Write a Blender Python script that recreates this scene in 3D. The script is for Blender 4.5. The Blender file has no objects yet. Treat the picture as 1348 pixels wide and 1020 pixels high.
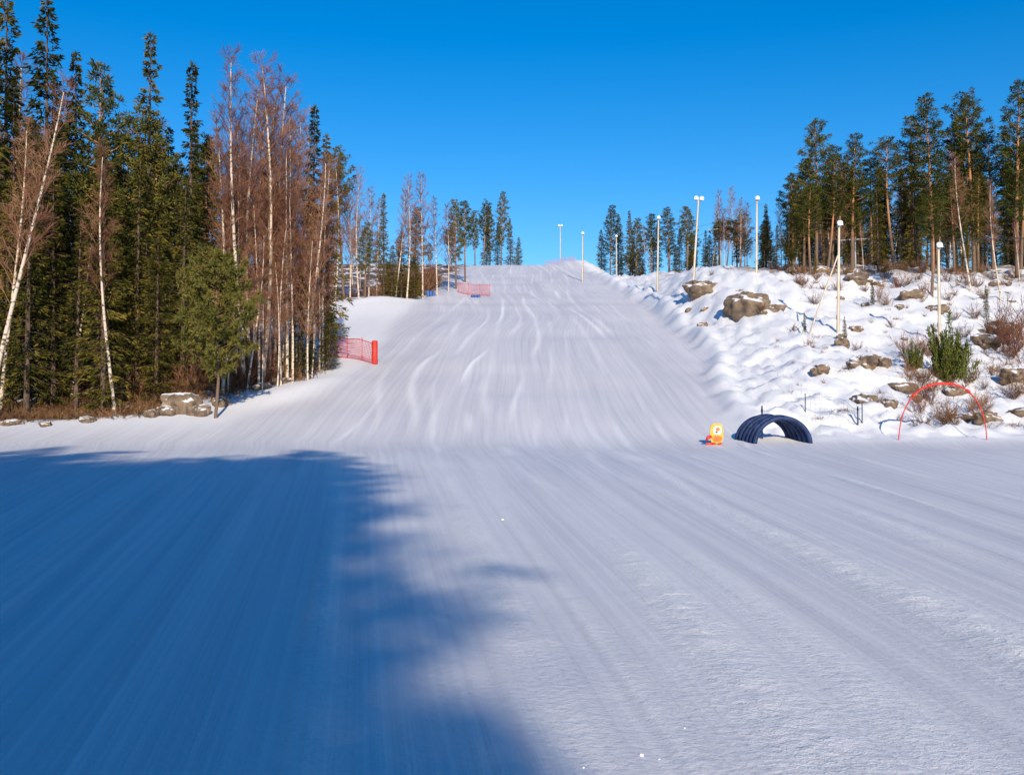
import bpy, math, random
import numpy as np
from mathutils import Vector, noise as mnoise
rng=np.random.default_rng(7); random.seed(7)
S=bpy.context.scene; COL=S.collection
S.view_settings.view_transform='Standard'; S.view_settings.look='None'; S.view_settings.exposure=0

# ---------------------------------------------------------------- noise / terrain
def hsh(i,j,s):
    n=(i.astype(np.int64)*374761393+j.astype(np.int64)*668265263+s*982451653)&0xffffffff
    n=((n^(n>>13))*1274126177)&0xffffffff
    n=n^(n>>16)
    return (n&0xffff)/32767.5-1.0
def vn(x,y,s=0):
    xi=np.floor(x);yi=np.floor(y);fx=x-xi;fy=y-yi
    fx=fx*fx*fx*(fx*(fx*6-15)+10);fy=fy*fy*fy*(fy*(fy*6-15)+10)
    a=hsh(xi,yi,s);b=hsh(xi+1,yi,s);c=hsh(xi,yi+1,s);d=hsh(xi+1,yi+1,s)
    return (a*(1-fx)+b*fx)*(1-fy)+(c*(1-fx)+d*fx)*fy
def fbm(x,y,o=4,s=0):
    r=0;a=.5
    for k in range(o):
        r=r+a*vn(x,y,s+k);x=x*2.03+5.1;y=y*2.03+1.7;a*=.5
    return r
def sp(v,w): 
    return w*np.logaddexp(0,v/w)
def ss(a,b,v):
    t=np.clip((v-a)/(b-a),0,1);return t*t*(3-2*t)
EY=[60,63,66,78,86,105,132,142,160,200,255,264,400];EX=[-48,-30,-22.5,-17,-17,-25,-25.5,-16,-12.5,-11,-10,3,3]
RY=[115,125,150,200,250,270,400];RX=[32,28,25,24,22,21,21]
PY=[54,60,72,90,140,200,260];PX=[11.6,12.8,15.0,17.6,18.6,17.0,15.0]   # right piste edge
def pedge(y): return np.interp(y,PY,PX)+.5*vn(y*.12,y*0,88)+.35*vn(y*.5,y*0,89)
def leftmask(x,y): return ss(-1,3,np.interp(y,EY,EX)-x)*ss(60,63,y+.8*vn(x*.2,y*0,66))
def rightmask(x,y): return ss(-1,3,x-np.interp(y,RY,RX))*ss(114,120,y)
def ufan(x,y): return (x-2.6)/(np.clip(y,-8,56)+17)
WIND=[(-.172,1.0,1),(-.102,1.2,1.1),(-.078,.7,.7),(-.048,.9,1.3),(.012,.5,.8),(.036,1.5,1.2),(.052,.9,.8),(.142,1.3,.9),(.2,.7,.8),(-.28,.5,1),(-.135,.4,.8),(.09,.8,.9),(.30,.6,1),(.118,.5,.7),(-.02,.5,.6),(.24,.5,.6)]
def windrow(x,y):
    u=ufan(x,y);wr=0*x
    k=(np.clip(y,-8,56)+17)
    for i,(c,a,ww) in enumerate(WIND):
        uu=u-c-.007*vn(y*.06+i*9,y*0,i+40)
        dx=uu*k
        w=(.09+.24*(vn(y*.09+3*i,y*0,i+60)*.5+.5))*ww
        wr=wr+a*np.exp(-(dx/w)**2)*(.6+.5*vn(y*.2+i*7,y*0+i,i+20))
    return wr*(1-ss(54,74,y))
UPT=[(-9.0,.8),(-6.2,1.),(-4.3,.6),(-2.2,1.3),(-.5,.6),(1.5,.8),(3.4,.6),(4.8,1.),(6.6,.6),(8.3,1.1),(10.5,.7),(12.5,.9),(15.3,.6)]
def uptrack(x,y):   # winding ski and groomer tracks on the upper run
    r=0*x
    for i,(c,a) in enumerate(UPT):
        cx=c+1.3*np.sin(y*.05+i*.35)+.6*vn(y*.05+i*5,y*0,i+90)-2.5*ss(170,250,y)
        w=.14+.22*(vn(y*.08+i*11,y*0,i+95)*.5+.5)
        r=r+a*np.exp(-((x-cx)/w)**2)*np.clip(.45+.9*vn(y*.07+i*3,y*0+i,i+70),0,1)
    return r*ss(56,66,y)*(1-ss(235,255,y))
def H(x,y,detail=True):
    x=np.asarray(x,float);y=np.asarray(y,float)
    p=.211*sp(y-56.5,2.2)-.20*sp(y-252,5)
    R=.262*sp(y-56,2)+.10*sp(y-92,4)-.235*sp(y-121,3)-.10*sp(y-262,8)
    pe=pedge(y)
    w=ss(-1,8.5,x-pe)
    z=p*(1-w)+R*w
    z=z+1.3*np.exp(-((x+19)/6)**2-((y-136)/9)**2)
    z=z+1.9*np.exp(-((x-17)/7)**2-((y-238)/12)**2)
    z=z+.60*np.exp(-((x-pe-1.1)/.9)**2)*ss(57,64,y)*(1-ss(200,240,y))*(1+.9*vn(x*.3,y*.35,44))
    z=z+.35*np.exp(-((x-np.interp(y,EY,EX)-3)/2.0)**2)*ss(66,72,y)*(1-ss(220,250,y))
    rr=ss(0,3,x-pe)*ss(55.5,60,y); ll=leftmask(x,y)
    z=z+(rr*1.0+ll*.5)*(.8*fbm(x*.16,y*.16,3,3)+1.0*np.abs(fbm(x*.5,y*.5,4,9))+.30*vn(x*1.4,y*1.4,11)+.14*vn(x*3.1,y*3.1,12))
    pm=(1-rr)*(1-ll)
    up=ss(57,75,y)
    z=z+pm*(up*(.12*fbm(x*.22+3,y*.03,2,15)+.04*fbm(x*.9,y*.06,2,16)+.09*uptrack(x,y)+.10*vn(x*.12,y*.16,19))+.08*fbm(x*.1,y*.05,2,18)*ss(2,20,y))
    if detail:
        u=ufan(x,y)
        wr=windrow(x,y)
        z=z+pm*(1-up)*(.012*vn(u*50,y*.05,31)+.008*vn(u*150,y*.1,32))
        z=z+pm*wr*(.020+.040*np.abs(fbm(x*5,y*3.2,3,33)))
        z=z+pm*.005*fbm(x*3,y*1.5,2,35)
    return z
def h1(x,y): return float(H(np.array([x]),np.array([y]))[0])

# ---------------------------------------------------------------- materials
def newmat(name):
    m=bpy.data.materials.new(name);m.use_nodes=True
    nt=m.node_tree;b=nt.nodes['Principled BSDF'];return m,nt,b
def N(nt,t,**k):
    n=nt.nodes.new(t)
    for a,v in k.items():setattr(n,a,v)
    return n
def simple(name,c,rough=.7,c2=None,scale=6,spec=.3,stretch=(1,1,1),bump=0,lo=.4,hi=.6):
    m,nt,b=newmat(name);b.inputs['Roughness'].default_value=rough
    b.inputs['Specular IOR Level'].default_value=spec
    b.inputs['Base Color'].default_value=(*c,1)
    tc=N(nt,'ShaderNodeTexCoord');mp=N(nt,'ShaderNodeMapping');mp.inputs['Scale'].default_value=stretch
    nt.links.new(tc.outputs['Object'],mp.inputs[0])
    no=N(nt,'ShaderNodeTexNoise');no.inputs['Scale'].default_value=scale;no.inputs['Detail'].default_value=3
    nt.links.new(mp.outputs[0],no.inputs['Vector'])
    if c2:
        r=N(nt,'ShaderNodeValToRGB');r.color_ramp.elements[0].position=lo;r.color_ramp.elements[1].position=hi
        r.color_ramp.elements[0].color=(*c,1);r.color_ramp.elements[1].color=(*c2,1)
        nt.links.new(no.outputs['Fac'],r.inputs[0]);nt.links.new(r.outputs[0],b.inputs['Base Color'])
    return m
def foliage(name,ca,cb,cc,scale=.8):
    m=bpy.data.materials.new(name);m.use_nodes=True;nt=m.node_tree;nt.nodes.remove(nt.nodes['Principled BSDF'])
    b=N(nt,'ShaderNodeBsdfDiffuse');nt.links.new(b.outputs[0],nt.nodes['Material Output'].inputs[0])
    tc=N(nt,'ShaderNodeTexCoord');no=N(nt,'ShaderNodeTexNoise');no.inputs['Scale'].default_value=scale;no.inputs['Detail'].default_value=3;no.inputs['Roughness'].default_value=.7
    nt.links.new(tc.outputs['Object'],no.inputs['Vector'])
    r=N(nt,'ShaderNodeValToRGB');e=r.color_ramp.elements
    e[0].position=.35;e[0].color=(*ca,1);e[1].position=.68;e[1].color=(*cc,1)
    k=e.new(.5);k.color=(*cb,1)
    oi=N(nt,'ShaderNodeObjectInfo');ad=N(nt,'ShaderNodeMath',operation='MULTIPLY_ADD')
    ad.inputs[1].default_value=.26;nt.links.new(oi.outputs['Random'],ad.inputs[0])
    sb=N(nt,'ShaderNodeMath',operation='SUBTRACT');nt.links.new(no.outputs['Fac'],sb.inputs[0]);sb.inputs[1].default_value=.12
    nt.links.new(sb.outputs[0],ad.inputs[2]);nt.links.new(ad.outputs[0],r.inputs[0])
    nt.links.new(r.outputs[0],b.inputs['Color'])
    return m
M_spr=foliage('spruce_needles',(.022,.026,.008),(.062,.062,.013),(.19,.145,.030))
M_pin=foliage('pine_needles',(.032,.045,.012),(.085,.092,.022),(.17,.148,.038),1.0)
M_jun=foliage('juniper_needles',(.030,.05,.010),(.07,.09,.018),(.13,.14,.03),1.5)
M_twg=foliage('birch_twigs',(.13,.058,.040),(.23,.108,.066),(.35,.19,.110),.4)
M_hth=foliage('heath_twigs',(.09,.045,.025),(.19,.10,.05),(.32,.19,.10),2)
M_sbk=simple('spruce_bark',(.07,.045,.03),.9,(.16,.11,.08),5,stretch=(1,1,.3))
M_brk=simple('birch_bark',(.12,.08,.06),.7,(.66,.54,.42),2.2,stretch=(1.2,1.2,2.5),lo=.36,hi=.47)
def pinebark():
    m,nt,b=newmat('pine_bark');b.inputs['Roughness'].default_value=.85
    tc=N(nt,'ShaderNodeTexCoord');sx=N(nt,'ShaderNodeSeparateXYZ');nt.links.new(tc.outputs['Object'],sx.inputs[0])
    no=N(nt,'ShaderNodeTexNoise');no.inputs['Scale'].default_value=5;nt.links.new(tc.outputs['Object'],no.inputs['Vector'])
    ma=N(nt,'ShaderNodeMath',operation='MULTIPLY_ADD');ma.inputs[1].default_value=.07;nt.links.new(sx.outputs[2],ma.inputs[0]);
    s2=N(nt,'ShaderNodeMath',operation='MULTIPLY_ADD');s2.inputs[1].default_value=.5;s2.inputs[2].default_value=-.35
    nt.links.new(no.outputs['Fac'],s2.inputs[0]);nt.links.new(s2.outputs[0],ma.inputs[2])
    r=N(nt,'ShaderNodeValToRGB');e=r.color_ramp.elements
    e[0].position=.15;e[0].color=(.16,.105,.07,1);e[1].position=.6;e[1].color=(.44,.21,.09,1)
    nt.links.new(ma.outputs[0],r.inputs[0]);nt.links.new(r.outputs[0],b.inputs['Base Color']);return m
M_pbk=pinebark()
M_pole=simple('pole_wood',(.55,.46,.35),.7,(.68,.59,.48),3,stretch=(2,2,.3))
M_metal=simple('galvanised_metal',(.30,.31,.33),.45,(.40,.41,.43),8)
M_lamp=simple('lamp_housing',(.75,.77,.8),.35,(.85,.85,.87),8)
M_cable=simple('cable',(.04,.04,.045),.6)
M_red=simple('red_plastic',(.55,.03,.02),.5,(.65,.05,.03),9)
M_rnet=simple('red_net',(.60,.06,.05),.6,(.75,.11,.08),3)
M_onet=simple('orange_net',(.7,.14,.05),.6,(.8,.2,.08),3)
M_blue=simple('blue_fabric',(.010,.022,.075),.6,(.02,.045,.14),4)
M_dnet=simple('dark_net',(.03,.05,.09),.6)
M_yel=simple('yellow_paint',(.80,.36,.03),.5,(.85,.45,.05),5)
M_org=simple('orange_paint',(.70,.14,.03),.5,(.75,.2,.05),4)
M_wht=simple('white_paint',(.8,.8,.8),.5)
M_blk=simple('black_paint',(.02,.02,.02),.5)
M_pad=simple('blue_pad',(.04,.10,.3),.5,(.06,.14,.36),5)

def rockmat():
    m,nt,b=newmat('rock_with_snow');b.inputs['Roughness'].default_value=.9
    tc=N(nt,'ShaderNodeTexCoord');g=N(nt,'ShaderNodeNewGeometry')
    n1=N(nt,'ShaderNodeTexNoise');n1.inputs['Scale'].default_value=1.6;n1.inputs['Detail'].default_value=8;n1.inputs['Roughness'].default_value=.65
    nt.links.new(tc.outputs['Object'],n1.inputs['Vector'])
    r=N(nt,'ShaderNodeValToRGB');e=r.color_ramp.elements
    e[0].position=.32;e[0].color=(.07,.05,.038,1);e[1].position=.68;e[1].color=(.31,.22,.145,1)
    nt.links.new(n1.outputs['Fac'],r.inputs[0])
    sx=N(nt,'ShaderNodeSeparateXYZ');nt.links.new(g.outputs['Normal'],sx.inputs[0])
    n2=N(nt,'ShaderNodeTexNoise');n2.inputs['Scale'].default_value=1.1;n2.inputs['Detail'].default_value=4
    nt.links.new(tc.outputs['Object'],n2.inputs['Vector'])
    ad=N(nt,'ShaderNodeMath',operation='MULTIPLY_ADD');ad.inputs[1].default_value=1.4
    nt.links.new(n2.outputs['Fac'],ad.inputs[0]);nt.links.new(sx.outputs[2],ad.inputs[2])
    r2=N(nt,'ShaderNodeMapRange');r2.inputs['From Min'].default_value=1.48;r2.inputs['From Max'].default_value=1.58
    nt.links.new(ad.outputs[0],r2.inputs['Value'])
    mx=N(nt,'ShaderNodeMixRGB');mx.inputs[2].default_value=(.88,.88,.9,1)
    nt.links.new(r2.outputs[0],mx.inputs[0]);nt.links.new(r.outputs[0],mx.inputs[1]);nt.links.new(mx.outputs[0],b.inputs['Base Color'])
    bp=N(nt,'ShaderNodeBump');bp.inputs['Strength'].default_value=.8;bp.inputs['Distance'].default_value=.15
    nt.links.new(n1.outputs['Fac'],bp.inputs['Height']);nt.links.new(bp.outputs[0],b.inputs['Normal']);return m
M_rock=rockmat()

def snowmat():
    m=bpy.data.materials.new('snow');m.use_nodes=True;nt=m.node_tree
    b=nt.nodes['Principled BSDF'];b.inputs['Roughness'].default_value=.6;b.inputs['Specular IOR Level'].default_value=.2
    L=nt.links.new
    tc=N(nt,'ShaderNodeTexCoord')
    at=N(nt,'ShaderNodeAttribute',attribute_name='trk');mk=N(nt,'ShaderNodeAttribute',attribute_name='masks')
    sm=N(nt,'ShaderNodeSeparateXYZ');L(mk.outputs['Vector'],sm.inputs[0])  # x=forest floor y=windrow z=piste
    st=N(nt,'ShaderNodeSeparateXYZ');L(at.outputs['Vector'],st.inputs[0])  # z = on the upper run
    def mapped(sc,detail,rough,off=0):
        mp=N(nt,'ShaderNodeMapping');mp.inputs['Scale'].default_value=sc;mp.inputs['Location'].default_value=(off,off,off);L(at.outputs['Vector'],mp.inputs[0])
        n=N(nt,'ShaderNodeTexNoise');n.inputs['Scale'].default_value=1;n.inputs['Detail'].default_value=detail;n.inputs['Roughness'].default_value=rough
        L(mp.outputs[0],n.inputs['Vector']);return n
    def math_(op,a,b_,c=None,clamp=False):
        n=N(nt,'ShaderNodeMath',operation=op,use_clamp=clamp)
        for i,q in enumerate((a,b_,c)):
            if q is None:continue
            if isinstance(q,(int,float)):n.inputs[i].default_value=q
            else:L(q,n.inputs[i])
        return n.outputs[0]
    ns=mapped((1.3,.8,.3),3,.6).outputs['Fac']
    nl=mapped((.32,.4,.3),2,.5,9).outputs['Fac']
    nf=mapped((9.0,.7,.3),2,.55,4).outputs['Fac']     # corduroy
    ngn=N(nt,'ShaderNodeTexNoise');ngn.inputs['Scale'].default_value=14;ngn.inputs['Detail'].default_value=5;ngn.inputs['Roughness'].default_value=.75
    L(tc.outputs['Object'],ngn.inputs['Vector']);ng=ngn.outputs['Fac']
    nbn=N(nt,'ShaderNodeTexNoise');nbn.inputs['Scale'].default_value=.35;nbn.inputs['Detail'].default_value=4
    L(tc.outputs['Object'],nbn.inputs['Vector']);nb=nbn.outputs['Fac']
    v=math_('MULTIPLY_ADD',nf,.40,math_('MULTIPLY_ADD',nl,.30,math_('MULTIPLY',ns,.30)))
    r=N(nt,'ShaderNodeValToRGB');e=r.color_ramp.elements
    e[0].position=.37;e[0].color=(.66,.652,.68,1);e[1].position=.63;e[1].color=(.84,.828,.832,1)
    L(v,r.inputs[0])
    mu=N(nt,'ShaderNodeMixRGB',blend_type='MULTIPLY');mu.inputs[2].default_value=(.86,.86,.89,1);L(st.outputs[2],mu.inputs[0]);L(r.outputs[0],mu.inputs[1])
    mw=N(nt,'ShaderNodeMixRGB');mw.inputs[2].default_value=(.98,.975,.965,1)
    rg=N(nt,'ShaderNodeMapRange');rg.inputs['From Min'].default_value=.36;rg.inputs['From Max'].default_value=.56;rg.inputs['To Min'].default_value=.30;L(ng,rg.inputs['Value'])
    L(math_('MULTIPLY',rg.outputs[0],sm.outputs[1],None,True),mw.inputs[0]);L(mu.outputs[0],mw.inputs[1])
    mp_=N(nt,'ShaderNodeMixRGB');mp_.inputs[1].default_value=(.85,.85,.865,1);L(sm.outputs[2],mp_.inputs[0]);L(mw.outputs[0],mp_.inputs[2])
    rf=N(nt,'ShaderNodeMapRange');rf.inputs['From Min'].default_value=.42;rf.inputs['From Max'].default_value=.50;L(nb,rf.inputs['Value'])
    lit=N(nt,'ShaderNodeValToRGB');lit.color_ramp.elements[0].color=(.06,.035,.018,1);lit.color_ramp.elements[1].color=(.24,.145,.075,1);L(ng,lit.inputs[0])
    mx=N(nt,'ShaderNodeMixRGB');L(math_('MULTIPLY',rf.outputs[0],sm.outputs[0],None,True),mx.inputs[0]);L(mp_.outputs[0],mx.inputs[1]);L(lit.outputs[0],mx.inputs[2])
    L(mx.outputs[0],b.inputs['Base Color'])
    hgt=math_('MULTIPLY_ADD',ns,.022,math_('MULTIPLY_ADD',nf,.016,math_('MULTIPLY',ng,math_('MULTIPLY_ADD',sm.outputs[1],.028,.011))))
    bp=N(nt,'ShaderNodeBump');bp.inputs['Strength'].default_value=1;bp.inputs['Distance'].default_value=1;L(hgt,bp.inputs['Height'])
    L(bp.outputs[0],b.inputs['Normal']);return m
M_snow=snowmat()

# ---------------------------------------------------------------- terrain mesh
def axis(lo,a,b,hi,d0,gl,gh):
    L=list(np.arange(a,b,d0));out=[];v=a
    while v>lo: v-=d0+gl*(a-v); out.append(v)
    R=[];v=L[-1]
    while v<hi: v+=d0+gh*(v-b if v>b else 0); R.append(v)
    return np.array(out[::-1]+L+R)
xs=axis(-500,-5,8,500,.07,.026,.018); ys=axis(-200,3,8,900,.06,.08,.010)
X,Y=np.meshgrid(xs,ys);Z=H(X,Y)
def grid_mesh(X,Y,Z,name):
    ny,nx=X.shape;me=bpy.data.meshes.new(name)
    co=np.stack([X,Y,Z],-1).reshape(-1,3).astype(np.float32)
    i=(np.arange(ny-1)[:,None]*nx+np.arange(nx-1)[None,:]).ravel()
    f=np.stack([i,i+1,i+1+nx,i+nx],-1).astype(np.int32)
    me.vertices.add(len(co));me.vertices.foreach_set('co',co.ravel())
    me.loops.add(f.size);me.loops.foreach_set('vertex_index',f.ravel())
    me.polygons.add(len(f));me.polygons.foreach_set('loop_start',np.arange(len(f),dtype=np.int32)*4)
    me.polygons.foreach_set('use_smooth',np.ones(len(f),bool))
    me.update();return me
me=grid_mesh(X,Y,Z,'snow_ground')
u=ufan(X,Y)
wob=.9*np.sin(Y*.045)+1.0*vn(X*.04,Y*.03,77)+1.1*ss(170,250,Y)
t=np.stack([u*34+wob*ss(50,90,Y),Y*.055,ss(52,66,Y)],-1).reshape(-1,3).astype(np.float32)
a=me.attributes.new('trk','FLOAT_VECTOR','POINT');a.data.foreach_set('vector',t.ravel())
fm=np.clip(leftmask(X,Y)+rightmask(X,Y)*.8,0,1)
pist=(1-ss(-.5,1,X-pedge(Y))*ss(54,57,Y))*(1-ss(0,2.5,-X-12.2+.6*vn(Y*.1,Y*0,5)+ss(80,56,Y)*-6)*ss(57,64,Y)*.8)
t=np.stack([fm,np.clip(windrow(X,Y)+.8*uptrack(X,Y),0,1),pist],-1).reshape(-1,3).astype(np.float32)
a=me.attributes.new('masks','FLOAT_VECTOR','POINT');a.data.foreach_set('vector',t.ravel())
me.materials.append(M_snow)
g=bpy.data.objects.new('snow_ground',me);COL.objects.link(g)

# ---------------------------------------------------------------- mesh builder (all quads)
def nrm(v): return v/np.maximum(np.linalg.norm(v,axis=-1,keepdims=True),1e-9)
class MB:
    def __init__(s): s.v=[];s.f=[];s.m=[];s.sm=[];s.n=0
    def add(s,v,f,m,smooth):
        v=np.asarray(v,np.float32);f=np.asarray(f,np.int32)
        s.v.append(v);s.f.append(f+s.n);s.n+=len(v)
        s.m.append(np.full(len(f),m,np.int32));s.sm.append(np.full(len(f),smooth,bool))
    def tube(s,pts,rad,k=6,m=0,cap=False):
        pts=np.asarray(pts,float);rad=np.broadcast_to(np.asarray(rad,float),(len(pts),)).copy()
        if cap:
            pts=np.vstack([pts[:1],pts,pts[-1:]]);rad=np.concatenate([[.0005],rad,[.0005]])
        n=len(pts);d=np.gradient(pts,axis=0)
        if cap: d[0]=d[1]=pts[2]-pts[1];d[-1]=d[-2]=pts[-2]-pts[-3]
        d=nrm(d);ref=np.array([0,0,1.]) if abs(d[len(d)//2][2])<.8 else np.array([1.,0,0])
        a=nrm(np.cross(d,ref));b=np.cross(d,a)
        th=np.arange(k)*2*np.pi/k
        v=pts[:,None]+rad[:,None,None]*(np.cos(th)[None,:,None]*a[:,None]+np.sin(th)[None,:,None]*b[:,None])
        i=np.arange(n-1)[:,None]*k;j=np.arange(k)[None,:];j2=(j+1)%k
        f=np.stack([i+j,i+j2,i+k+j2,i+k+j],-1).reshape(-1,4)
        s.add(v.reshape(-1,3),f,m,True)
    def leaf(s,p,d,l,w,m):
        n=len(p);d=nrm(d);sd=nrm(np.cross(d,rng.normal(size=(n,3))))
        l=np.broadcast_to(l,(n,))[:,None];w=np.broadcast_to(w,(n,))[:,None]
        q=np.stack([p,p+d*l*.45+sd*w*.5,p+d*l,p+d*l*.45-sd*w*.5],1)
        s.add(q.reshape(-1,3),np.arange(4*n).reshape(-1,4),m,False)
    def box(s,c,sz,m=0,R=None,bev=.0):
        c=np.asarray(c,float);hx,hy,hz=[q/2 for q in sz]
        v=np.array([[x,y,z] for z in(-hz,hz) for y in(-hy,hy) for x in(-hx,hx)])
        if R is not None:v=v@np.asarray(R).T
        s.add(v+c,[[0,2,3,1],[4,5,7,6],[0,1,5,4],[2,6,7,3],[0,4,6,2],[1,3,7,5]],m,False)
    def mesh(s,name,mats):
        v=np.vstack(s.v);f=np.vstack(s.f);me=bpy.data.meshes.new(name)
        me.vertices.add(len(v));me.vertices.foreach_set('co',v.ravel())
        me.loops.add(f.size);me.loops.foreach_set('vertex_index',f.ravel())
        me.polygons.add(len(f));me.polygons.foreach_set('loop_start',np.arange(len(f),dtype=np.int32)*4)
        me.polygons.foreach_set('material_index',np.concatenate(s.m));me.polygons.foreach_set('use_smooth',np.concatenate(s.sm))
        for q in mats:me.materials.append(q)
        me.update();return me
def put(name,me,loc,rz=0,sc=1,parent=None,rx=0,ry=0):
    o=bpy.data.objects.new(name,me);COL.objects.link(o);o.location=loc;o.rotation_euler=(rx,ry,rz)
    o.scale=sc if hasattr(sc,'__len__') else (sc,sc,sc)
    if parent:o.parent=parent
    return o

# ---------------------------------------------------------------- trees (unit: metres, nominal height HT)
HT=20.
def trunk(m,lean=.3,r0=.2,seed=0,mat=0,k=8,top=.98):
    z=np.linspace(-.6,HT*top,14);t=np.clip(z/HT,0,1)
    a,b=rng.uniform(0,6.28,2)
    x=lean*np.sin(t*2.5+a)-lean*np.sin(a);y=lean*np.sin(t*2.1+b)-lean*np.sin(b)
    P=np.stack([x,y,z],-1);R=r0*(1-t)**.8+.012
    R[0]*=1.35
    m.tube(P,R,k,mat)
    return lambda tt:np.array([np.interp(tt,t,x),np.interp(tt,t,y),tt*HT])
def spruce(w=2.5,start=.06,dens=1.,droop=.35,ragged=.3):
    m=MB();C=trunk(m,.12,.2,mat=0)
    t=start
    while t<.985:
        nb=int(rng.integers(4,8));rad=w*((1-t)**.75)*(1-.35*max(0,.2-t)/.2)*rng.uniform(.7,1.18)
        ph=rng.uniform(0,6.28)
        for i in range(nb):
            L=max(.22,rad*rng.uniform(1-ragged*1.5,1+ragged*.6));az=ph+i*6.283/nb+rng.uniform(-.4,.4)
            if rng.random()<.15 and t<.9: continue
            up=.55*t-.12
            s=np.linspace(0,1,4);hd=np.array([math.cos(az),math.sin(az),0])
            tt=t+rng.uniform(-.01,.01)
            base=C(tt)
            def curve(q): return base+hd*(q*L)[:,None]+np.array([0,0,1.])*((L*(up*q-droop*(1-t*.6)*q*q+.14*q**3)))[:,None]
            m.tube(curve(s),.035*(1-s)*min(1,L/1.5)+.006,3,0)
            n=int((L*20+5)*dens)
            q=rng.uniform(.08,1,n)**.8;p=curve(q)
            side=np.array([-hd[1],hd[0],0]);sg=rng.choice([-1,1],n)[:,None]
            wd=.30*L*(1-q)*.9+.05
            off=side*sg*(rng.uniform(0,1,n)*wd)[:,None]
            d=hd*.75+side*sg*rng.uniform(.2,.9,(n,1))+np.array([0,0,1.])*rng.uniform(-.9,.15,(n,1))
            p=p+off+np.array([0,0,-1.])*(rng.uniform(0,.25,n)*min(L,1.3))[:,None]
            m.leaf(p,d,rng.uniform(.26,.52,n)*(.6+.4*min(1,L)),rng.uniform(.07,.13,n),1)
        t+=rng.uniform(.014,.028)*(1.15-.5*t)
    n=20;m.leaf(C(.975)+rng.normal(0,.03,(n,3)),np.array([0,0,1.])+rng.normal(0,.35,(n,3)),.45,.07,1)
    return m.mesh('spruce_tree_mesh',[M_sbk,M_spr])
def pine(start=.42,w=2.2,nbr=60,clumps=7,lean=.3,dens=1):
    m=MB();C=trunk(m,lean,.17,mat=0)
    for i in range(14):
        t=rng.uniform(.15,start);az=rng.uniform(0,6.28);L=rng.uniform(.3,1.3);b=C(t)
        m.tube([b,b+np.array([math.cos(az)*L,math.sin(az)*L,rng.uniform(-.2,.25)])],[.022,.006],3,0)
    for i in range(nbr):
        t=start+(0.985-start)*(i+rng.random())/nbr
        f=(t-start)/(1-start)
        L=w*(.45+.55*math.sin(min(1,f*2.2)*1.57))*(1-f**2.2*.85)*rng.uniform(.5,1.2)
        az=i*2.4+rng.uniform(-.5,.5);hd=np.array([math.cos(az),math.sin(az),0]);base=C(t)
        up=rng.uniform(.0,.35)+.5*f
        q=np.linspace(0,1,4);cv=lambda q:base+hd*(q*L)[:,None]+np.array([0,0,1.])*(L*(up*q+.25*q*q-.1))[:,None]*1.0
        m.tube(cv(q),.045*(1-q)*(L/2)+.008,4,0)
        nc=max(2,int(clumps*L/1.5))
        for c in range(nc):
            qq=np.array([rng.uniform(.3,1.02)]);p=cv(qq)[0]
            side=np.array([-hd[1],hd[0],0])*rng.normal(0,.30)*L*.6
            p2=p+side+np.array([0,0,rng.uniform(-.05,.28)])
            n=int(24*dens);cl=rng.uniform(.24,.42)
            v=nrm(rng.normal(size=(n,3))+np.array([0,0,.35]))
            m.leaf(p2+v*rng.uniform(0,.2,(n,1)),v+hd*.3,rng.uniform(.7,1.1,n)*cl,rng.uniform(.05,.10,n),1)
    return m.mesh('pine_tree_mesh',[M_pbk,M_pin])
def birch(start=.28,w=.17,nbr=46,lean=.7,twigs=5,r0=.125):
    m=MB();C=trunk(m,lean,r0,mat=0,top=.93)
    TP=[];TD=[];TL=[];TW=[]
    for i in range(nbr):
        t=start+(.95-start)*((i+rng.random())/nbr)**.9
        az=i*2.4+rng.uniform(-.6,.6);hd=np.array([math.cos(az),math.sin(az),0]);base=C(t)
        L=HT*w*(1.12-t)*rng.uniform(.6,1.15)*(.7 if t<.4 else 1)
        up=rng.uniform(1.0,1.8)
        cv=lambda q:base+hd*(q*L*.75)[:,None]+np.array([0,0,1.])*(L*(up*q-.35*q*q))[:,None]
        q=np.linspace(0,1,6);P=cv(q)+rng.normal(0,.03*L,(6,3))*q[:,None]
        m.tube(P,.034*(1-q)*(L/3)+.010,4,2 if L<2.9 else 0)
        for j in range(int(5+L*2.6)):
            qq=rng.uniform(.2,1);p=cv(np.array([qq]))[0]
            d=nrm(hd*rng.uniform(.1,.9)+rng.normal(0,.45,3)+np.array([0,0,rng.uniform(.5,1.3)]))
            l=L*rng.uniform(.2,.45)*(1.2-qq*.6);e=p+d*l
            m.tube([p,e],[.013,.005],3,2)
            n=twigs+int(l*3)
            s=rng.uniform(.15,1,n)[:,None];tp=p+(e-p)*s
            TP.append(tp);TD.append(d+rng.normal(0,.38,(n,3))+np.array([0,0,.15]));TL.append(rng.uniform(.35,1.0,n)*(.6+.12*L));TW.append(rng.uniform(.015,.028,n))
    TP=np.vstack(TP);TD=np.vstack(TD);TL=np.concatenate(TL);TW=np.concatenate(TW)
    m.leaf(TP,TD,TL,TW,1)
    e=TP+nrm(TD)*TL[:,None]*.5
    m.leaf(e,TD+rng.normal(0,.45,TD.shape),TL*.7,TW*.8,1)
    return m.mesh('birch_tree_mesh',[M_brk,M_twg,M_twg])
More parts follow.
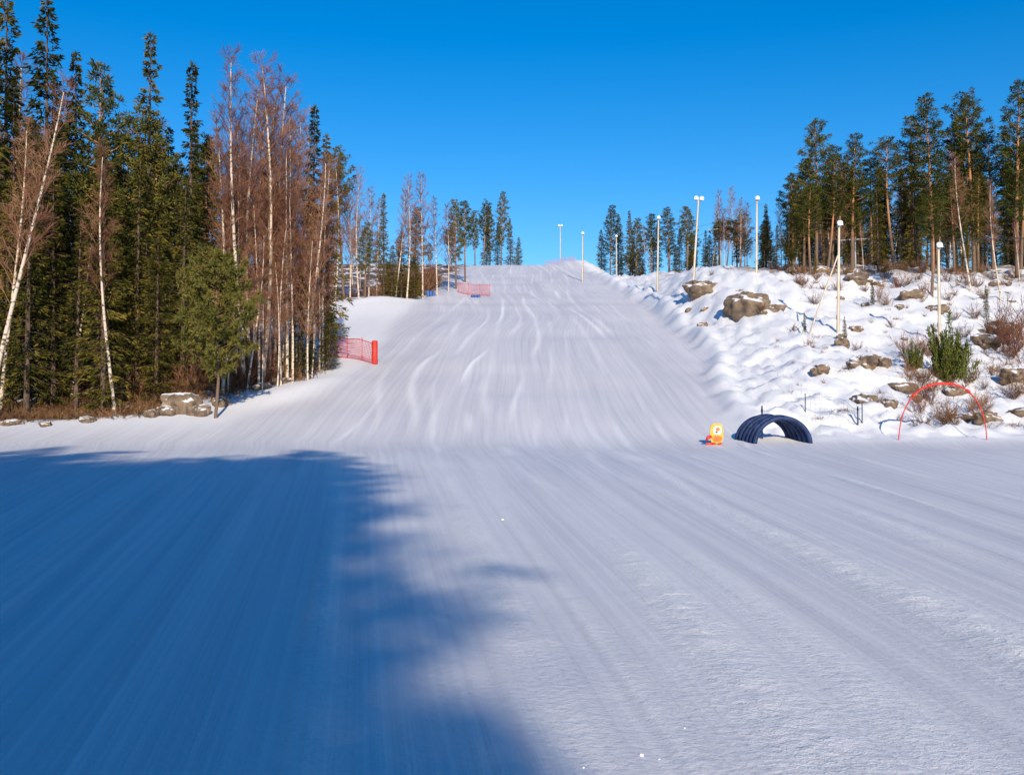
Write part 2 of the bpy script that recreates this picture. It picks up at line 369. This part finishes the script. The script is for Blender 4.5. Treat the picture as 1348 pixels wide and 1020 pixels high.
def bush(n=16,h=2.2,mat=None,tw=26,spread=.5,rad=None):
    m=MB();P=[];D=[];Ln=[]
    for i in range(n):
        b=np.append(rng.normal(0,rad or .18*h*.5,2),-.1);d=nrm(np.array([*rng.normal(0,spread,2),1.]));L=h*rng.uniform(.5,1)
        q=np.linspace(0,1,4);c=b+d*(q*L)[:,None]+rng.normal(0,.04,(4,3))*q[:,None]
        m.tube(c,.012*(1-q)+.004,3,0)
        s=rng.uniform(.15,1,tw)[:,None];P.append(b+d*s*L);D.append(d+rng.normal(0,.5,(tw,3)));Ln.append(rng.uniform(.12,.3,tw)*h)
    P=np.vstack(P);m.leaf(P,np.vstack(D),np.concatenate(Ln),.012+.005*h,0)
    return m.mesh('bush_mesh',[mat or M_hth])
def smallpine():
    m=MB();h=8.
    z=np.linspace(-.5,h*.95,8);m.tube(np.stack([.1*np.sin(z),.08*np.cos(z),z],-1),.085*(1-np.clip(z,0,9)/h)+.015,7,0)
    for i in range(105):
        t=.26+.72*(i/105);az=i*2.4+rng.uniform(-.4,.4);hd=np.array([math.cos(az),math.sin(az),0])
        f=(t-.26)/.74;L=(1.1+1.9*math.sin(min(1,f*2.6)*1.57))*(1-f)**.5*rng.uniform(.4,1.25)+.15
        base=np.array([0,0,t*h]);cv=lambda q:base+hd*(q*L)[:,None]+np.array([0,0,1.])*(L*(.25*q+.25*q*q))[:,None]
        m.tube(cv(np.linspace(0,1,4)),[.03,.02,.014,.006],4,0)
        for c in range(int(3+L*4.4)):
            p=cv(np.array([rng.uniform(.3,1)]))[0]+rng.normal(0,.12,3)
            n=26;v=nrm(rng.normal(size=(n,3))+np.array([0,0,.5]));m.leaf(np.repeat(p[None],n,0),v+hd*.3,rng.uniform(.18,.34,n),rng.uniform(.035,.065,n),1)
    return m.mesh('young_pine_mesh',[M_pbk,M_pin])
def juniper():
    m=MB()
    for i in range(34):
        b=np.append(rng.normal(0,.40,2),0);d=nrm(np.array([*(b[:2]*.5+rng.normal(0,.09,2)),1.]));L=rng.uniform(1.3,3.4)*(1-.5*min(1,np.linalg.norm(b[:2])))
        n=int(110*L);s=rng.uniform(.0,1,n)[:,None];p=b+d*s*L+rng.normal(0,.17,(n,3))*(1.15-s)
        m.leaf(p,d+rng.normal(0,.55,(n,3)),rng.uniform(.14,.3,n),rng.uniform(.04,.07,n),0)
        m.tube([b-[0,0,.2],b+d*L*.8],[.03,.01],3,1)
    return m.mesh('juniper_mesh',[M_jun,M_sbk])
SPR=[spruce(2.5,.05),spruce(2.1,.10,.9,.45,.4),spruce(3.0,.04,1.05,.3,.3),spruce(1.7,.2,.9,.5,.45)]
PIN=[pine(),pine(.5,2.5,50),pine(.3,2.1,66,7,.2),pine(.56,2.3,44,8,.5)]
BIR=[birch(),birch(.35,.15,42,.9),birch(.22,.19,50,.4),birch(.42,.14,38,1.0)]
BSH=[bush(18,2.2),bush(12,3.0,M_twg,30,.35),bush(60,.75,None,14,1.0,.8),bush(14,1.3,None,20,.8)]
YP=smallpine();JU=juniper()

FP=1300.;HZ=550.
NM={'s':'spruce_tree','p':'pine_tree','b':'birch_tree'}
def survey(px,d): return (px-674)/FP*d
def tree(k,px,d,top,v=None,parent=None,wide=1,lean=0,name=None):
    x=survey(px,d);z=h1(x,d);hh=1.6+(HZ-top)/FP*d-z
    if hh<2:return
    lst={'s':SPR,'p':PIN,'b':BIR}[k];me=lst[v if v is not None else int(rng.integers(len(lst)))]
    s=hh/HT;w=s**.6*wide if k!='b' else s*wide
    if k=='p':w*=1.15 if px<700 else 1.35
    return put(name or NM[k],me,(x,d,z-.1),rng.uniform(0,6.28) if not lean else 0,(w,w,s),parent,ry=lean)
for a in [('s',-40,66,-60,0),('s',8,72,-20,2),('s',62,70,-12,2),('s',95,76,60,0),('p',128,72,78,2),('s',190,72,32,1),('s',250,73,70,3),('s',215,80,160,0),
          ('p',160,80,150,2),('s',35,65,150,1),('s',140,67,330,0),('s',205,68,300,2),('s',100,66,260,3),('s',240,70,230,0),('s',70,67,200,0),('s',5,66,230,2),('s',180,69,200,1),
          ('b',-5,80,60,1),('b',152,65,185,3),('b',293,72,120,3),('b',322,74,60,1),('b',345,76,48,0),('b',362,80,80,2),('b',385,82,130,0),('b',310,84,150,2),
          ('s',408,86,130,3),('s',430,88,170,1),('b',400,80,190,3),('b',425,84,200,0),
          ('s',432,82,400,2),('s',395,78,330,1),('b',340,74,250,2),('b',370,75,280,0),('b',405,76,300,2),('b',325,73,290,1),('b',355,78,200,2),('b',300,79,180,0),
          ('b',378,77,170,2),('b',335,79,110,2),('b',415,86,230,2),('b',390,84,180,0),('b',350,85,100,0),('b',318,78,130,2),('b',365,74,330,0),('b',345,73,380,2),('b',300,72,330,2),('b',410,79,350,0),
          ('b',372,79,120,0),('b',330,77,90,0),('b',385,76,240,2),('b',420,82,280,2),('b',310,74,240,2),('b',398,87,150,2),
          ('p',452,138,190,3),('b',440,135,200,0),('b',472,138,215,0),('b',460,140,235,2),('b',485,140,240,2),('s',505,140,250,3),('b',495,142,255,0),('b',520,140,240,1),('b',535,140,222,0),('b',556,146,222,2),('p',545,148,270,2),('s',528,142,300,1),('b',575,150,250,1),('s',515,138,320,2),('p',480,137,290,2),('s',545,144,330,2),
          ('p',600,163,260,2),('b',590,160,262,2),('p',612,180,262,0),('p',636,262,262,1),('p',660,264,250,2),('s',672,268,285,0),('p',645,270,270,2),('s',682,275,310,2),('p',625,250,275,2),('s',655,266,290,0),('s',640,264,295,2)]:
    tree(*a)
tree('b',-18,62,75,3,lean=.13)
x,y=survey(285,64),64.;hh=(520-300)/FP*64
put('young_pine_tree',YP,(x,y,h1(x,y)-.1),1,(hh/8.*.88,hh/8.*.88,hh/8.))
for a in [('p',1060,124,205,2),('p',1076,122,155,0),('p',1098,128,190,2),('p',1124,120,172,2),('p',1150,126,205,0),('p',1180,122,178,3),('s',1168,128,215,1),
          ('p',1230,118,117,2),('p',1205,124,150,2),('p',1285,122,112,3),('p',1262,126,160,0),('p',1310,124,165,1),('p',1342,118,103,2),('s',1330,128,160,0),('p',1400,118,95,0),('p',1440,122,100,2),
          ('b',1280,108,190,3),('b',1320,104,230,3),('b',1240,112,260,3),('p',1228,105,250,3),('b',1345,112,280,3),
          ('b',965,150,240,2),('b',945,148,262,0),('b',985,146,262,2),('s',1010,142,265,1),('b',1030,135,262,2),('p',1045,134,225,0),('b',938,156,245,1),('b',975,144,255,0),('b',955,142,270,2),
          ('p',905,175,270,0),('s',895,170,300,0),('p',882,190,270,2),('s',868,200,290,3),('b',850,205,292,1),('p',838,215,285,2),('s',830,235,275,0),('p',804,245,268,2),('s',815,246,280,2),('s',793,252,300,2),('p',858,225,280,0)]:
    tree(*a)
lf=bpy.data.objects.new('forest',None);COL.objects.link(lf)
SKX=[-300,0,60,120,190,260,300,350,400,450,500,560,620,690];SKY=[20,40,60,130,130,140,180,130,180,230,275,255,280,300]
SRX=[780,860,900,960,1040,1080,1130,1180,1230,1300,1348,1600];SRY=[300,300,290,265,262,190,205,200,150,150,130,100]
cnt=0
for i in range(9000):
    if cnt>200:break
    y=65+rng.random()**1.4*205;x=rng.uniform(-72-(y-65)*.25,5)
    if float(leftmask(np.array(x),np.array(y)))<.9:continue
    px=x/y*FP+674
    if px<-250 or px>700:continue
    top=np.interp(px,SKX,SKY)+rng.uniform(8,170)
    z=h1(x,y);hh=min(1.6+(HZ-top)/FP*y-z,23)
    if hh<4:continue
    r=rng.random();k=('s' if r<.62 else 'p' if r<.85 else 'b') if px<280 else ('b' if r<.76 else 's' if r<.9 else 'p') if px<480 else ('b' if r<.4 else 'p' if r<.7 else 's')
    tree(k,px,y,HZ-(hh+z-1.6)/y*FP,parent=lf);cnt+=1
cnt=0
for i in range(9000):
    if cnt>200:break
    y=117+rng.random()**1.4*140;x=rng.uniform(20,95)
    if float(rightmask(np.array(x),np.array(y)))<.9:continue
    px=x/y*FP+674
    if px>1550:continue
    top=np.interp(px,SRX,SRY)+rng.uniform(8,130)
    z=h1(x,y);hh=min(1.6+(HZ-top)/FP*y-z,22)
    if hh<4:continue
    r=rng.random();k='p' if r<.45 else 's' if r<.8 else 'b'
    tree(k,px,y,HZ-(hh+z-1.6)/y*FP,parent=lf);cnt+=1
# stand of trees behind the viewpoint (its shadow falls over the run-out)
LX=.13
bs=bpy.data.objects.new('tree_stand',None);COL.objects.link(bs)
for i in range(80):
    y=rng.uniform(-27,-13);x=-.7+LX*(-y-10)-rng.random()**1.1*38
    if i<9: x=-.5+LX*(-y-10)+rng.uniform(-1.6,.3)
    k='s' if rng.random()<.62 or i<9 else 'p'
    lst={'s':SPR[:3],'p':PIN,'b':BIR}[k];s=rng.uniform(1.08,1.36)
    if i<9:s=rng.uniform(1.0,1.3)
    put(NM[k],lst[int(rng.integers(3))],(x,y,h1(x,y)-.1),rng.uniform(0,6.28),(s*1.12,s*1.12,s),bs)
for q in range(3):   # bare birches at the edge of the stand
    put('birch_tree',BIR[2-q],(1.2+q*.5,-18-q*3,0),q*2.,(1.15,1.15,1.1),bs)

# undergrowth
ug=bpy.data.objects.new('undergrowth',None);COL.objects.link(ug)
for i in range(380):
    y=rng.uniform(64,92);e=np.interp(y,EY,EX);x=e-abs(rng.normal(0,7))-.2
    v=int(rng.choice([0,1,2,2,2,3,3]))
    if y<67.5:v=2 if rng.random()<.8 else 3
    put('bush',BSH[v],(x,y,h1(x,y)-.05),rng.uniform(0,6.28),rng.uniform(.6,1.3),ug)
for i in range(130):
    x=rng.uniform(-44,-21.5);y=rng.uniform(60.4,66.5)
    if float(leftmask(np.array(x),np.array(y)))<.4:continue
    put('heath',BSH[2],(x,y,h1(x,y)-.05),rng.uniform(0,6.28),rng.uniform(.6,1.15),ug)
for i in range(70):
    y=rng.uniform(130,180);e=np.interp(y,EY,EX);x=e-abs(rng.normal(0,3))-.2
    put('bush',BSH[int(rng.integers(2))],(x,y,h1(x,y)-.05),rng.uniform(0,6.28),rng.uniform(.8,1.8),ug)
for i in range(260):
    y=rng.uniform(60,128);x=rng.uniform(22,62)
    if i<110: x=rng.uniform(30,60);y=rng.uniform(108,124)
    elif x/y<.36 and rng.random()<.7:continue
    v=int(rng.choice([0,0,1,3,3]))
    put('bush',BSH[v],(x,y,h1(x,y)-.05),rng.uniform(0,6.28),rng.uniform(.3,.85),ug)
for i in range(46):
    y=rng.uniform(57.5,82);x=survey(rng.uniform(1195,1400),y)
    put('bush',BSH[int(rng.choice([0,2,3,1]))],(x,y,h1(x,y)-.05),rng.uniform(0,6.28),rng.uniform(.35,.95),ug)
for i in range(60):   # dry stalks poking through the rough bank
    y=rng.uniform(60,112);x=survey(rng.uniform(1000,1250),y)
    if x<pedge(np.array(y))+4:continue
    put('dry_grass',BSH[int(rng.choice([2,3]))],(x,y,h1(x,y)-.1),rng.uniform(0,6.28),rng.uniform(.25,.5),ug)
for px,d,s in [(1325,80,1.6),(1340,78,1.5),(1310,84,1.4),(1348,84,1.7),(1205,78,1.0),(1195,82,1.0),(1215,60,.8),(1245,60,.7),(1290,61,.8)]:
    x=survey(px,d);put('bush',BSH[1 if s>1.2 else 0],(x,d,h1(x,d)-.05),rng.uniform(0,6.28),s,ug)
x=survey(1252,72);put('juniper_bush',JU,(x,72,h1(x,72)-.1),0,(1.15,1.15,1.5))
x=survey(1204,73);put('juniper_bush',JU,(x,73,h1(x,73)-.1),2,.6)
for px,d,s in [(1113,86,.12),(1075,118,.14),(1060,90,.1),(1300,96,.16),(1150,100,.13)]:
    x=survey(px,d);put('spruce_tree',SPR[2],(x,d,h1(x,d)-.1),0,(s*.9,s*.9,s))

# ---------------------------------------------------------------- boulders
import bmesh
def rockmesh(seed):
    bm=bmesh.new();bmesh.ops.create_icosphere(bm,subdivisions=5,radius=1)
    for v in bm.verts:
        c=v.co.copy();n=mnoise.noise(c*1.1+Vector((seed*7.3,0,0)))
        n2=mnoise.noise(c*2.6+Vector((0,seed*3.1,0)));n3=mnoise.noise(c*7+Vector((0,0,seed)))
        cell=mnoise.voronoi(c*1.5+Vector((seed,seed,0)))[0][0]
        v.co=c*(1+.38*n+.16*n2+.05*n3-.22*cell)
        if v.co.z>.55:v.co.z=.55+(v.co.z-.55)*.4
    me=bpy.data.meshes.new('boulder_mesh');bm.to_mesh(me);bm.free()
    for p in me.polygons:p.use_smooth=True
    me.materials.append(M_rock);return me
RK=[rockmesh(i) for i in range(5)]
for i,(px,d,w,hh) in enumerate([(922,118,4.8,2.4),(985,102,6.0,3.4),(1018,101,3.0,1.5),(925,104,1.6,.9),(1140,75,3.0,1.6),(1165,74,1.4,.9),(1138,66,2.6,1.4),(1188,70,2.4,1.2),(1205,67,1.4,.9),
       (1300,82,3.0,1.6),(1320,90,3.2,1.9),(1298,61,1.9,1.3),(1265,63,1.5,.8),(1130,112,3.5,1.7),(1085,119,3.0,2.0),(1200,104,2.6,1.5),(1258,70,2.2,1.1),(1335,70,2.4,1.3),(1240,98,2.2,1.3),(1345,63,1.8,1.1),(1170,64,1.2,.8),(1110,84,1.6,1.0),
       (240,66,3.0,2.4),(262,65,1.8,1.3),(222,65,1.6,1.1),(200,64.5,1.2,.8),(290,68,1.6,1.1),(365,76,1.4,.8),(345,74,1.8,.8),(380,77,1.2,.6),(15,62,1.4,.6),(115,63,1.4,.6),(170,70,2.4,1.6),(60,61.5,1.0,.5)]):
    x=survey(px,d);put('boulder',RK[i%5],(x,d,h1(x,d)+hh*.12),rng.uniform(0,6.28),(w/2,w/2*.8,hh/2*1.2))
for i in range(46):
    y=rng.uniform(60,120);x=rng.uniform(20,60)
    if x/y<.33 and rng.random()<.7:continue
    w=rng.uniform(.3,.85);put('boulder',RK[i%5],(x,y,h1(x,y)+w*.05),rng.uniform(0,6.28),(w,w*.8,w*.65))

# ---------------------------------------------------------------- lamp posts
def lamp_post(h,heads=2,brace=0):
    m=MB();z=np.linspace(-.6,h,6)
    m.tube(np.stack([0*z,0*z,z],-1),.145-.05*np.clip(z,0,h)/h,10,0,cap=True)
    m.box((0,0,h-.12),(.9 if heads==2 else .4,.09,.09),1)
    for sx in ((-.33,.33) if heads==2 else (0.0,)):
        m.tube([(sx,0,h-.1),(sx,-.05,h+.1)],.03,6,1)
        a=math.radians(-28);R=np.array([[1,0,0],[0,math.cos(a),-math.sin(a)],[0,math.sin(a),math.cos(a)]])
        m.tube([np.array([sx,.12,h+.24]),np.array([sx,-.05,h+.2]),np.array([sx,-.30,h+.1])],[.14,.22,.27],10,2,cap=True)
        m.box((sx,-.33,h+.09),(.48,.05,.42),2,R)
    m.box((0,.17,1.6),(.22,.14,.4),1)
    m.tube([(.17,.05,-.2),(.15,.05,h*.5),(.12,.05,h-.2)],.018,4,3)
    if brace: m.tube([(-brace,-.4,-.8),(-.1,-.05,h*.72)],[.085,.065],8,0,cap=True)
    return m.mesh('street_lamp_mesh',[M_pole,M_metal,M_lamp,M_cable])
def pole(px,d,top,base,heads=2,lean=0,brace=0):
    x=survey(px,d);z=h1(x,d);h=1.6+(HZ-top)/FP*d-z-.25
    put('floodlight_pole',lamp_post(h,heads,brace),(x,d,z),0,1,ry=lean)
for a in [(1238,86,320,0,1),(1104,90,291,0,1,.02,3.0),(997,118,258,0,1,.015),(912,119,258,0,2,.07),(866,145,284,0,1,.02),(812,212,309,0,1),(767,188,305,0,1,.01),(738,248,295,0,2),(1188,140,285,0,1)]:
    pole(*a)

# ---------------------------------------------------------------- ski lift
def lift_tower(h):
    m=MB();m.tube([(0,0,-1),(0,0,h)],[.14,.10],10,0,cap=True)
    m.box((0,0,h),(3.6,.12,.13),0)
    for sx in(-1.6,1.6):
        m.box((sx,0,h-.22),(.08,1.5,.10),0)
        for k in(-.6,-.2,.2,.6):
            m.tube([(sx-.05,k,h-.34),(sx+.05,k,h-.34)],.15,12,1,cap=True)
        m.tube([(sx,0,h),(sx,0,h-.3)],.05,5,0)
    return m.mesh('lift_tower_mesh',[M_metal,M_cable])
tw=[(survey(1128,121),121.),(survey(950,146),146.),(survey(858,215),215.)]
tops=[]
for (x,y),h in zip(tw,(3.6,5.8,6)):
    z=h1(x,y)
    put('ski_lift_tower',lift_tower(h),(x,y,z),-.35);tops.append(np.array([x,y,z+h-.2]))
m=MB();pts=[np.array([75.,80.,18.])]+tops
for s in(-1.6,1.6):
    for a,b in zip(pts[:-1],pts[1:]):
        q=np.linspace(0,1,14);P=a+(b-a)*q[:,None];P[:,2]-=4*q*(1-q)*.5;P[:,0]+=s*math.cos(.35);P[:,1]-=s*math.sin(.35)
        m.tube(P,.022,4,0)
        for k in (.3,.65):
            p=a+(b-a)*k;p=p+np.array([s*math.cos(.35),-s*math.sin(.35),-4*k*(1-k)*.5])
            m.tube([p,p-[0,0,1.8]],.02,4,0);m.tube([p-[.55,0,1.8],p-[0,0,1.7],p-[-.55,0,1.8]],.03,5,0)
COL.objects.link(bpy.data.objects.new('ski_lift_cable',m.mesh('ski_lift_cable_mesh',[M_cable])))
m=MB();L=[(1238,86,8.2),(1104,90,9.6),(997,118,8.6),(912,119,8.6),(866,145,8),(812,212,7.5)]
P3=[]
for px,d,h in L:
    x=survey(px,d);P3.append(np.array([x,d+.15,h1(x,d)+h]))
for a,b in zip(P3[:-1],P3[1:]):
    q=np.linspace(0,1,10);P=a+(b-a)*q[:,None];P[:,2]-=4*q*(1-q)*.5;m.tube(P,.012,4,0)
COL.objects.link(bpy.data.objects.new('power_cable',m.mesh('power_cable_mesh',[M_cable])))

# ---------------------------------------------------------------- nets
def net(p0,p1,h,cell,w,mat,pad=False,posts=4,sag=.15):
    m=MB();p0=np.array(p0,float);p1=np.array(p1,float);L=np.linalg.norm(p1-p0);n=int(L/cell);d=(p1-p0)/L
    def pt(s,z):
        p=p0+d*s;wv=.12*math.sin(s*1.7+z*2);return np.array([p[0]-d[1]*wv,p[1]+d[0]*wv,h1(p[0],p[1])+.08+z*(1-sag*.5*(1+math.sin(s*2.2))*.5)])
    for i in range(n+1):
        s=i*cell;m.tube([pt(s,z) for z in np.linspace(0,h,4)],w,3,0)
    for j in range(int(h/cell)+1):
        z=j*cell;m.tube([pt(s,z) for s in np.linspace(0,L,max(6,int(L*2)))],w,3,0)
    for z in(0,h):m.tube([pt(s,z) for s in np.linspace(0,L,12)],w*2.0,5,1)
    for s in np.linspace(0,L,posts):
        p=pt(s,0);m.tube([p-[0,0,.4],p+[0,0,h+.2]],.03,6,1,cap=True)
    if pad:
        p=pt(L,0);m.tube([p-[0,0,.1],p+[0,0,.0],p+[0,0,h+.1],p+[0,0,h+.15]],[.22,.26,.26,.2],14,1,cap=True)
    return m
def addo(name,m,mats): 
    o=bpy.data.objects.new(name,m.mesh(name+'_mesh',mats));COL.objects.link(o);return o
addo('red_safety_net',net((survey(422,90),90),(survey(494,86),86),1.8,.16,.016,M_rnet,True,5),[M_rnet,M_red])
addo('red_safety_net',net((survey(603,158),158),(survey(645,155),155),1.7,.22,.018,M_rnet,False,4),[M_rnet,M_rnet])
addo('orange_safety_net',net((survey(718,247),247),(survey(758,245),245),.8,.3,.02,M_onet,False,4),[M_onet,M_onet])
addo('dark_safety_net',net((survey(1060,62),62),(survey(1135,60),60),1.0,.3,.004,M_dnet,False,2),[M_dnet,M_dnet])
m=MB();x=survey(563,150);z=h1(x,150.)
for k in range(3):m.tube([(x+k*.45,150,z-.1),(x+k*.45,150,z),(x+k*.45,150,z+.9-.1*k),(x+k*.45,150,z+1.0-.1*k)],[.2,.24,.24,.16],12,0,cap=True)
addo('crash_pad',m,[M_pad])
m=MB();x=survey(622,153);z=h1(x,152.)
for k in range(3):m.tube([(x+k*.5,152,z-.1),(x+k*.5,152,z),(x+k*.5,152,z+.35),(x+k*.5,152,z+.4)],[.2,.25,.25,.16],12,0,cap=True)
addo('crash_pad',m,[M_pad])

# ---------------------------------------------------------------- blue ski tunnel (padded hoops + mesh)
m=MB();D=55.;cx=survey(1030,D);z0=h1(cx,D)
W=1.55;Hh=1.5;nh=6
def hoop(i,th):
    f=i/(nh-1)
    return np.array([cx-.62*f+W*(1-.04*f)*np.cos(th),D+f*2.0,z0+f*.1-.1+(Hh+.05*math.sin(i*2.1))*np.sin(th)])
for i in range(nh):
    P=[hoop(i,t) for t in np.linspace(0,np.pi,26)];m.tube(P,.13,8,0,cap=True)
for t in np.linspace(0.0,np.pi,16):
    m.tube([hoop(i*.5,t) for i in range(2*nh-1)],.05,5,1)
for i in np.arange(0,nh-1,.25):
    m.tube([hoop(i,t)*1.0 for t in np.linspace(0,np.pi,22)],.03,4,1)
addo('blue_ski_tunnel',m,[M_blue,M_blue])
for px,d,h in [(1003,57,1.9),(1129,60,1.3)]:
    m=MB();m.tube([(0,0,-.3),(0,0,h)],.045,8,0,cap=True);m.tube([(0,0,h*.8),(0,0,h*.9)],.06,8,1,cap=True)
    o=addo('marker_post',m,[M_dnet,M_blk]);x=survey(px,d);o.location=(x,d,h1(x,d))
# ---------------------------------------------------------------- red hoop gate
m=MB();D=56.;xl=survey(1180,D);xr=survey(1296,D);zc=h1((xl+xr)/2,D);xc=(xl+xr)/2+.1;hw=(xr-xl)/2
th=np.linspace(0,np.pi,40);P=[]
for t in th:
    c=math.cos(t);s=math.sin(t)
    P.append((xc+hw*abs(c)**.85*(1 if c>0 else -1),D,zc-.35+3.55*s**.85+.1*c))
rad=.032+.045*np.exp(-((th-1.6)/.55)**2)
m.tube(P,rad,8,0,cap=True)
for k in (12,17,22,27):m.tube([P[k],P[k+1]],.095,8,1,cap=True)
addo('red_hoop_gate',m,[M_red,M_red])
# ---------------------------------------------------------------- orange and white character board
D=54.5;x=survey(943,D);z=h1(x,D)
m=MB()
def disc(c,rx,rz,th,mt,k=18,e=1.):
    a=np.linspace(0,2*np.pi,k,endpoint=False)
    ca=np.sign(np.cos(a))*np.abs(np.cos(a))**e;sa=np.sign(np.sin(a))*np.abs(np.sin(a))**e
    f=np.stack([c[0]+rx*ca,np.full(k,c[1]-th/2),c[2]+rz*sa],-1);b=f+[0,th,0]
    ci=np.array([[c[0],c[1]-th/2,c[2]],[c[0],c[1]+th/2,c[2]]]);v=np.vstack([f,b,ci]);F=[]
    for i in range(k):F.append([i,(i+1)%k,k+(i+1)%k,k+i])
    for i in range(0,k,2):F.append([2*k,i,(i+1)%k,(i+2)%k][::-1]);F.append([2*k+1,k+i,k+(i+1)%k,k+(i+2)%k])
    m.add(v,F,mt,False)
disc((0,0,.62),.36,.56,.10,0,20,.6)
disc((.03,-.07,.80),.23,.24,.04,3,18,.7)
disc((.02,-.07,.34),.25,.16,.04,1,18,.7)
disc((.05,-.10,.86),.12,.10,.03,1)
disc((-.02,-.10,.70),.06,.05,.03,4)
m.tube([(-.30,0,.45),(-.48,-.04,.42),(-.56,-.08,.25)],[.10,.09,.08],8,2,cap=True)
m.tube([(-.15,0,.12),(-.17,-.02,-.1)],[.10,.10],8,2,cap=True);m.tube([(.17,0,.12),(.19,-.02,-.1)],[.10,.10],8,2,cap=True)
m.box((0,.1,.45),(.08,.06,1.3),5)
m.box((-.44,0,.05),(.3,.22,.12),2)
o=addo('orange_mascot_sign',m,[M_yel,M_org,M_red,M_wht,M_blk,M_pole]);o.location=(x,D,z)

# ---------------------------------------------------------------- loose snow lumps
bm=bmesh.new();bmesh.ops.create_icosphere(bm,subdivisions=2,radius=1)
for v in bm.verts:v.co*=1+.3*mnoise.noise(v.co*1.7)
lme=bpy.data.meshes.new('snow_lump_mesh');bm.to_mesh(lme);bm.free()
for p in lme.polygons:p.use_smooth=True
lme.materials.append(simple('snow_lump_white',(.86,.87,.9),.6,(.9,.9,.92),9))
sl=bpy.data.objects.new('snow_lumps',None);COL.objects.link(sl)
for xx,y,s in [(.62,4.78,.011),(.33,4.62,.007),(.70,4.75,.005),(-.15,15.9,.022),(.9,5.2,.005)]:
    put('snow_lump',lme,(xx,y,h1(xx,y)+s*.3),rng.uniform(0,6),(s*1.3,s,s*.8),sl)

# ---------------------------------------------------------------- light
EL=22.
sd=Vector((LX*math.cos(math.radians(EL)),-math.sqrt(1-LX*LX)*math.cos(math.radians(EL)),math.sin(math.radians(EL))))
sl_=bpy.data.lights.new('sun','SUN');sl_.energy=5;sl_.angle=math.radians(.8);sl_.color=(1,.87,.70)
so=bpy.data.objects.new('sun',sl_);COL.objects.link(so);so.rotation_euler=sd.to_track_quat('Z','Y').to_euler()
w=bpy.data.worlds.new('World');S.world=w;w.use_nodes=True;nt=w.node_tree
bg=nt.nodes['Background'];sk=nt.nodes.new('ShaderNodeTexSky');sk.sky_type='NISHITA';sk.sun_disc=False
sk.sun_elevation=math.radians(EL);sk.sun_rotation=math.atan2(sd.x,sd.y);sk.air_density=1;sk.dust_density=.1;sk.ozone_density=3.5
hs=nt.nodes.new('ShaderNodeHueSaturation');hs.inputs['Saturation'].default_value=1.42;hs.inputs['Value'].default_value=1.10;hs.inputs['Hue'].default_value=.505
nt.links.new(sk.outputs[0],hs.inputs['Color']);nt.links.new(hs.outputs[0],bg.inputs[0]);bg.inputs[1].default_value=.135
# ---------------------------------------------------------------- camera
cd=bpy.data.cameras.new('camera');cd.sensor_width=36;cd.lens=FP/1348*36;cd.clip_end=3000
c=bpy.data.objects.new('camera',cd);COL.objects.link(c);c.location=(0,0,1.6+h1(0,0));c.rotation_euler=(math.radians(90)+math.atan(40/FP),0,0)
S.camera=c
